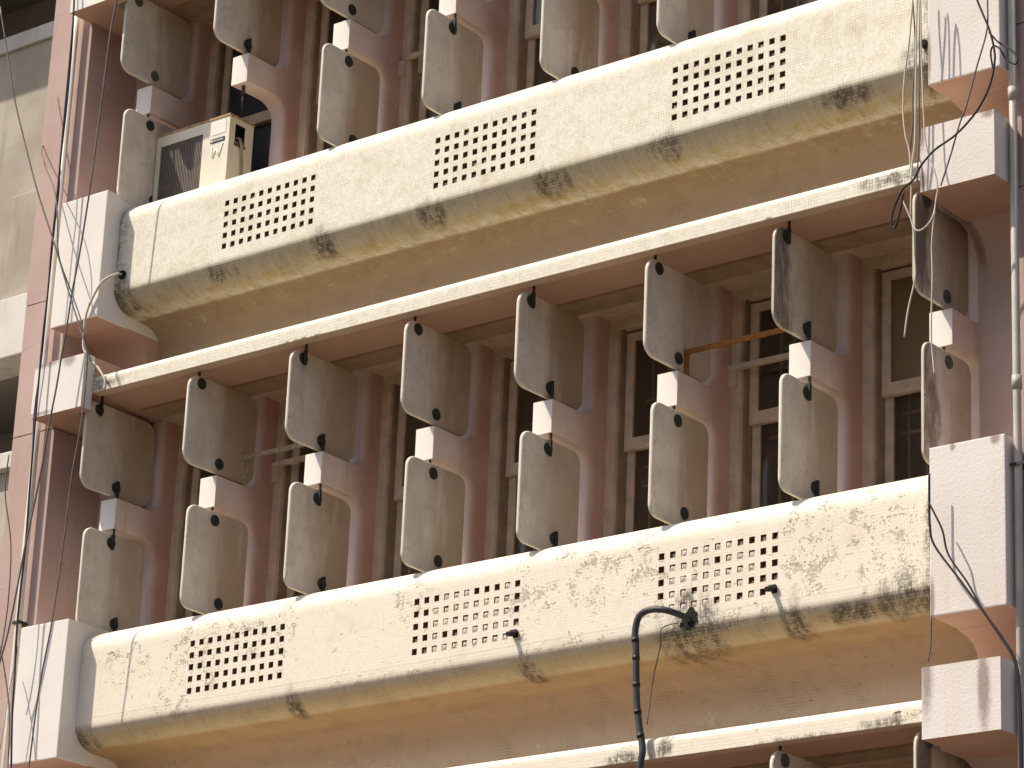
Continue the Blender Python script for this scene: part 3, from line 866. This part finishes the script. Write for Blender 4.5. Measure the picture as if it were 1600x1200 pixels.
# ------------------------------------------------------------------ loose wires
WIRES = [
(M_GREYC, 'long dark wire slanting across the upper left blocks and down past first louvres', .006,[(-1.040,-0.550,4.055),(-0.853,-0.550,3.485),(-0.734,-0.550,3.131),(-0.418,-0.550,2.394),(-0.159,-0.550,1.881),(0.078,-0.550,1.390),(0.210,-0.550,1.129),(0.300,-0.550,0.934),(0.320,-0.550,0.822),(0.321,-0.550,0.496),(0.300,-0.550,0.245),(0.267,-0.550,-0.013),(0.245,-0.550,-0.506),(0.204,-0.550,-1.046),(0.134,-0.550,-1.543),(0.104,-0.550,-2.097),(0.095,-0.550,-2.364)]),
(M_GREYC, 'knotted grey wire hanging in front of the left white blocks', .007,[(0.247,-0.520,3.973),(0.244,-0.520,3.760),(0.210,-0.520,3.478),(0.191,-0.520,3.061),(0.166,-0.520,2.600),(0.144,-0.520,2.230),(0.101,-0.520,1.762),(0.055,-0.520,1.430),(0.037,-0.520,1.199),(0.008,-0.520,0.957),(-0.012,-0.520,0.749),(-0.040,-0.520,0.549),(-0.070,-0.520,0.320),(-0.084,-0.520,0.177),(-0.137,-0.520,-0.175),(-0.190,-0.520,-0.477),(-0.230,-0.520,-0.770),(-0.280,-0.520,-1.078),(-0.342,-0.520,-1.303)]),
(M_PURPLE, 'thick dark purple cable running down beside the left drainpipe', .0075,[(-0.296,-0.470,4.042),(-0.275,-0.470,3.820),(-0.268,-0.470,3.484),(-0.267,-0.470,2.926),(-0.262,-0.470,2.350),(-0.268,-0.470,1.913),(-0.261,-0.470,1.540),(-0.269,-0.470,1.189),(-0.267,-0.470,0.864),(-0.262,-0.470,0.517),(-0.254,-0.470,0.051),(-0.239,-0.470,-0.409),(-0.246,-0.470,-0.755),(-0.244,-0.470,-1.057),(-0.221,-0.470,-1.373),(-0.205,-0.470,-1.684),(-0.149,-0.470,-2.188)]),
(M_PURPLE, 'thin dark cable twisted alongside the thick purple one at the left', .005,[(-0.323,-0.440,4.063),(-0.295,-0.440,3.676),(-0.283,-0.440,3.137),(-0.293,-0.440,2.613),(-0.280,-0.440,2.349),(-0.288,-0.440,2.093),(-0.291,-0.440,1.632),(-0.293,-0.440,1.028),(-0.316,-0.440,0.634),(-0.290,-0.440,0.237),(-0.278,-0.440,-0.154),(-0.266,-0.440,-0.444)]),
(M_GREYC, 'thin wire crossing the upper left white block beside the longer slanting wire', .005,[(-.95,.25,3.4),(-.805,-.17,2.98),(-.52,-.40,2.66),(-0.260,-0.500,2.33),(-0.162,-0.530,2.058),(-0.111,-0.530,1.766),(0.065,-0.530,1.435),(0.195,-0.530,1.188),(0.300,-0.530,0.920),(0.398,-0.530,0.764)]),
(M_LIGHTC, 'cream cable looping from the parapet hole down to the ledge end', .009,[(.225,-.20,1.655),(0.235,-0.26,1.64),(0.193,-0.34,1.575),(0.136,-0.360,1.491),(0.055,-0.360,1.333),(0.050,-0.360,1.159),(0.062,-0.360,1.056),(0.148,-0.360,0.955),(0.245,-0.360,0.862),(0.316,-0.360,0.764),(0.317,-0.360,0.696)]),
(M_GREYC, 'short wire at the far left edge above the lower left block', .005,[(-0.478,-0.500,0.3),(-0.478,-0.500,0.008),(-0.362,-0.500,-0.397),(-0.331,-0.500,-0.816),(-0.349,-0.500,-1.120),(-0.378,-0.500,-1.294)]),
(M_GREYC, 'kinked wire at bottom left crossing the edge of the lower left block', .005,[(-0.427,-0.480,-1.095),(-0.363,-0.480,-1.221),(-0.265,-0.480,-1.504),(-0.217,-0.480,-1.713),(-0.193,-0.480,-1.981),(-0.177,-0.480,-2.142)]),
(M_LIGHTC, 'thin pale wire swinging away at the bottom left corner', .004,[(-0.234,-0.460,-1.163),(-0.231,-0.460,-1.234),(-0.271,-0.460,-1.471),(-0.311,-0.460,-1.894)]),
(M_LIGHTC, 'pale wire with a free hanging end left of the last upper louvre', .0055,[(7.191,-0.470,1.990),(7.182,-0.470,1.821),(7.155,-0.470,1.531),(7.127,-0.470,1.349),(7.114,-0.470,1.122),(7.131,-0.470,0.944),(7.158,-0.470,0.834),(7.170,-0.470,0.633),(7.166,-0.470,0.423),(7.183,-0.470,0.334),(7.191,-0.470,0.162),(7.195,-0.470,0.025),(7.147,-0.470,-0.164),(7.121,-0.470,-0.329)]),
(M_GREYC, 'grey wire in the bundle over the right end of the upper parapet', .005,[(7.165,-0.450,2.006),(7.170,-0.450,1.833),(7.187,-0.450,1.573),(7.182,-0.450,1.406),(7.168,-0.450,1.200),(7.168,-0.450,1.033),(7.150,-0.450,0.818),(7.158,-0.450,0.582)]),
(M_LIGHTC, 'straight pale wire in the bundle over the right end of the ledge', .006,[(7.240,-0.490,1.967),(7.226,-0.490,1.800),(7.216,-0.490,1.381),(7.210,-0.490,0.916),(7.192,-0.490,0.764),(7.179,-0.490,0.604)]),
(M_GREYC, 'wire of the bundle nearest the right white block', .005,[(7.217,-0.460,1.987),(7.225,-0.460,1.813),(7.224,-0.460,1.391),(7.218,-0.460,0.967),(7.209,-0.460,0.755),(7.204,-0.460,0.637)]),
(M_LIGHTC, 'long pale wire draped over the right beam end and down the last louvre', .005,[(7.237,-0.500,1.964),(7.254,-0.500,1.788),(7.262,-0.500,1.364),(7.278,-0.500,0.978),(7.282,-0.500,0.894),(7.303,-0.500,0.774),(7.346,-0.500,0.654),(7.368,-0.500,0.539),(7.354,-0.500,0.449),(7.327,-0.500,0.202),(7.330,-0.500,0.002),(7.320,-0.500,-0.344),(7.332,-0.500,-0.518),(7.340,-0.500,-0.606)]),
(M_LIGHTC, 'pale wire sagging in a small loop across the last upper louvre', .005,[(7.115,-0.480,0.533),(7.163,-0.480,0.420),(7.202,-0.480,0.326),(7.246,-0.480,0.312),(7.298,-0.480,0.344),(7.329,-0.480,0.398),(7.342,-0.480,0.459)]),
(M_BLACK, 'black cable curving over the right beam end to a loop by the ledge', .0065,[(7.675,-0.600,1.711),(7.704,-0.600,1.619),(7.746,-0.600,1.504),(7.784,-0.600,1.403),(7.812,-0.600,1.280),(7.815,-0.600,1.185),(7.779,-0.600,1.044),(7.689,-0.600,0.905),(7.555,-0.600,0.797),(7.417,-0.600,0.738),(7.347,-0.600,0.686),(7.308,-0.600,0.646),(7.265,-0.600,0.580),(7.199,-0.600,0.543),(7.155,-0.600,0.480),(7.120,-0.600,0.395),(7.116,-0.600,0.324),(7.142,-0.600,0.314),(7.173,-0.600,0.403),(7.199,-0.600,0.518)]),
(M_GREYC, 'thin wire slanting down across the right beam end', .005,[(7.766,-0.580,1.693),(7.761,-0.580,1.612),(7.755,-0.580,1.419),(7.684,-0.580,1.199),(7.613,-0.580,0.972),(7.569,-0.580,0.874),(7.512,-0.580,0.705),(7.473,-0.580,0.602),(7.438,-0.580,0.509)]),
(M_BLACK, 'small black cable loop tied to the right drainpipe near the top', .006,[(7.750,-0.550,1.420),(7.813,-0.550,1.337),(7.876,-0.550,1.287),(7.922,-0.550,1.233),(7.938,-0.550,1.196),(7.921,-0.550,1.168),(7.862,-0.550,1.217),(7.821,-0.550,1.293),(7.779,-0.550,1.321),(7.761,-0.550,1.277),(7.777,-0.550,1.166)]),
(M_BLACK, 'thick black cable sweeping across the lower right blocks, the left one of the pair', .007,[(7.260,-0.430,-1.171),(7.260,-0.430,-1.343),(7.263,-0.430,-1.476),(7.292,-0.430,-1.601),(7.453,-0.430,-1.824),(7.602,-0.430,-2.030),(7.721,-0.430,-2.207),(7.799,-0.430,-2.352),(7.823,-0.430,-2.598),(7.824,-0.430,-3.042)]),
(M_BLACK, 'second black cable bowing out above its thicker twin on lower right block', .006,[(7.268,-0.450,-1.350),(7.314,-0.450,-1.437),(7.359,-0.450,-1.535),(7.396,-0.450,-1.679),(7.518,-0.450,-1.861),(7.618,-0.450,-2.037),(7.737,-0.450,-2.207),(7.819,-0.450,-2.359),(7.843,-0.450,-2.605),(7.844,-0.450,-3.048)]),
(M_GREYC, 'short wire dangling between the lower right block and beam end', .005,[(7.263,-0.420,-2.005),(7.258,-0.420,-2.178),(7.241,-0.420,-2.264)]),
(M_GREYC, 'hair-thin wire hanging from the broken hole beside the conduit', .004,[(5.40,-.19,-1.72),(5.288,-0.270,-1.76),(5.278,-0.270,-1.874),(5.232,-0.270,-2.062),(5.194,-0.270,-2.345)]),
]
for mt, lab, r_, pts in WIRES:
    thing(MB().tube(pts, r_, 6).obj('cable', mt), lab, 'cable')

# ------------------------------------------------------------------ neighbouring building, far left
NB = thing(empty('neighbour_building', (-5, 1.3, GROUND)), 'grey stained concrete building at the far left behind pink column', 'building')
def np_(name, x0, x1, y0, y1, z0, z1, mat, bev=.01):
    o = MB().box(x0, x1, y0, y1, z0, z1).obj(name, mat, NB, None, True, bev); o.location = (5, -1.3, -GROUND); return o
np_('wall', -9, -1.0, 2.6, 3.0, GROUND, 9, M_NEIGHD)
np_('balcony_wall', -9, -1.2, 1.30, 1.5, 2.56, 4.94, M_NEIGH)
np_('coping', -9, -1.2, 1.27, 1.55, 4.94, 5.085, M_NEIGHW)
np_('pilaster', -2.74, -1.2, 1.245, 1.299, 2.56, 3.5, M_NEIGH)
np_('edge_beam', -9, -1.2, 1.22, 1.6, 2.02, 2.555, M_NEIGHW)
np_('balcony_slab', -9, -1.2, 1.6, 2.6, 2.02, 2.2, M_NEIGHD)
np_('edge_beam', -9, -1.2, 1.25, 1.6, 1.05, 1.19, M_NEIGHW)
np_('balcony_wall', -9, -1.2, 1.33, 1.5, -1.2, 1.05, M_NEIGH)
np_('edge_beam', -9, -1.2, 1.22, 1.6, -1.8, -1.2, M_NEIGHW)
np_('balcony_slab', -9, -1.2, .45, 2.6, 6.3, 6.7, M_NEIGHD)  # unseen overhang, added and sized to shade the wall below
np_('ground_wall', -9, -1.2, 1.4, 1.6, GROUND, -1.8, M_NEIGH)
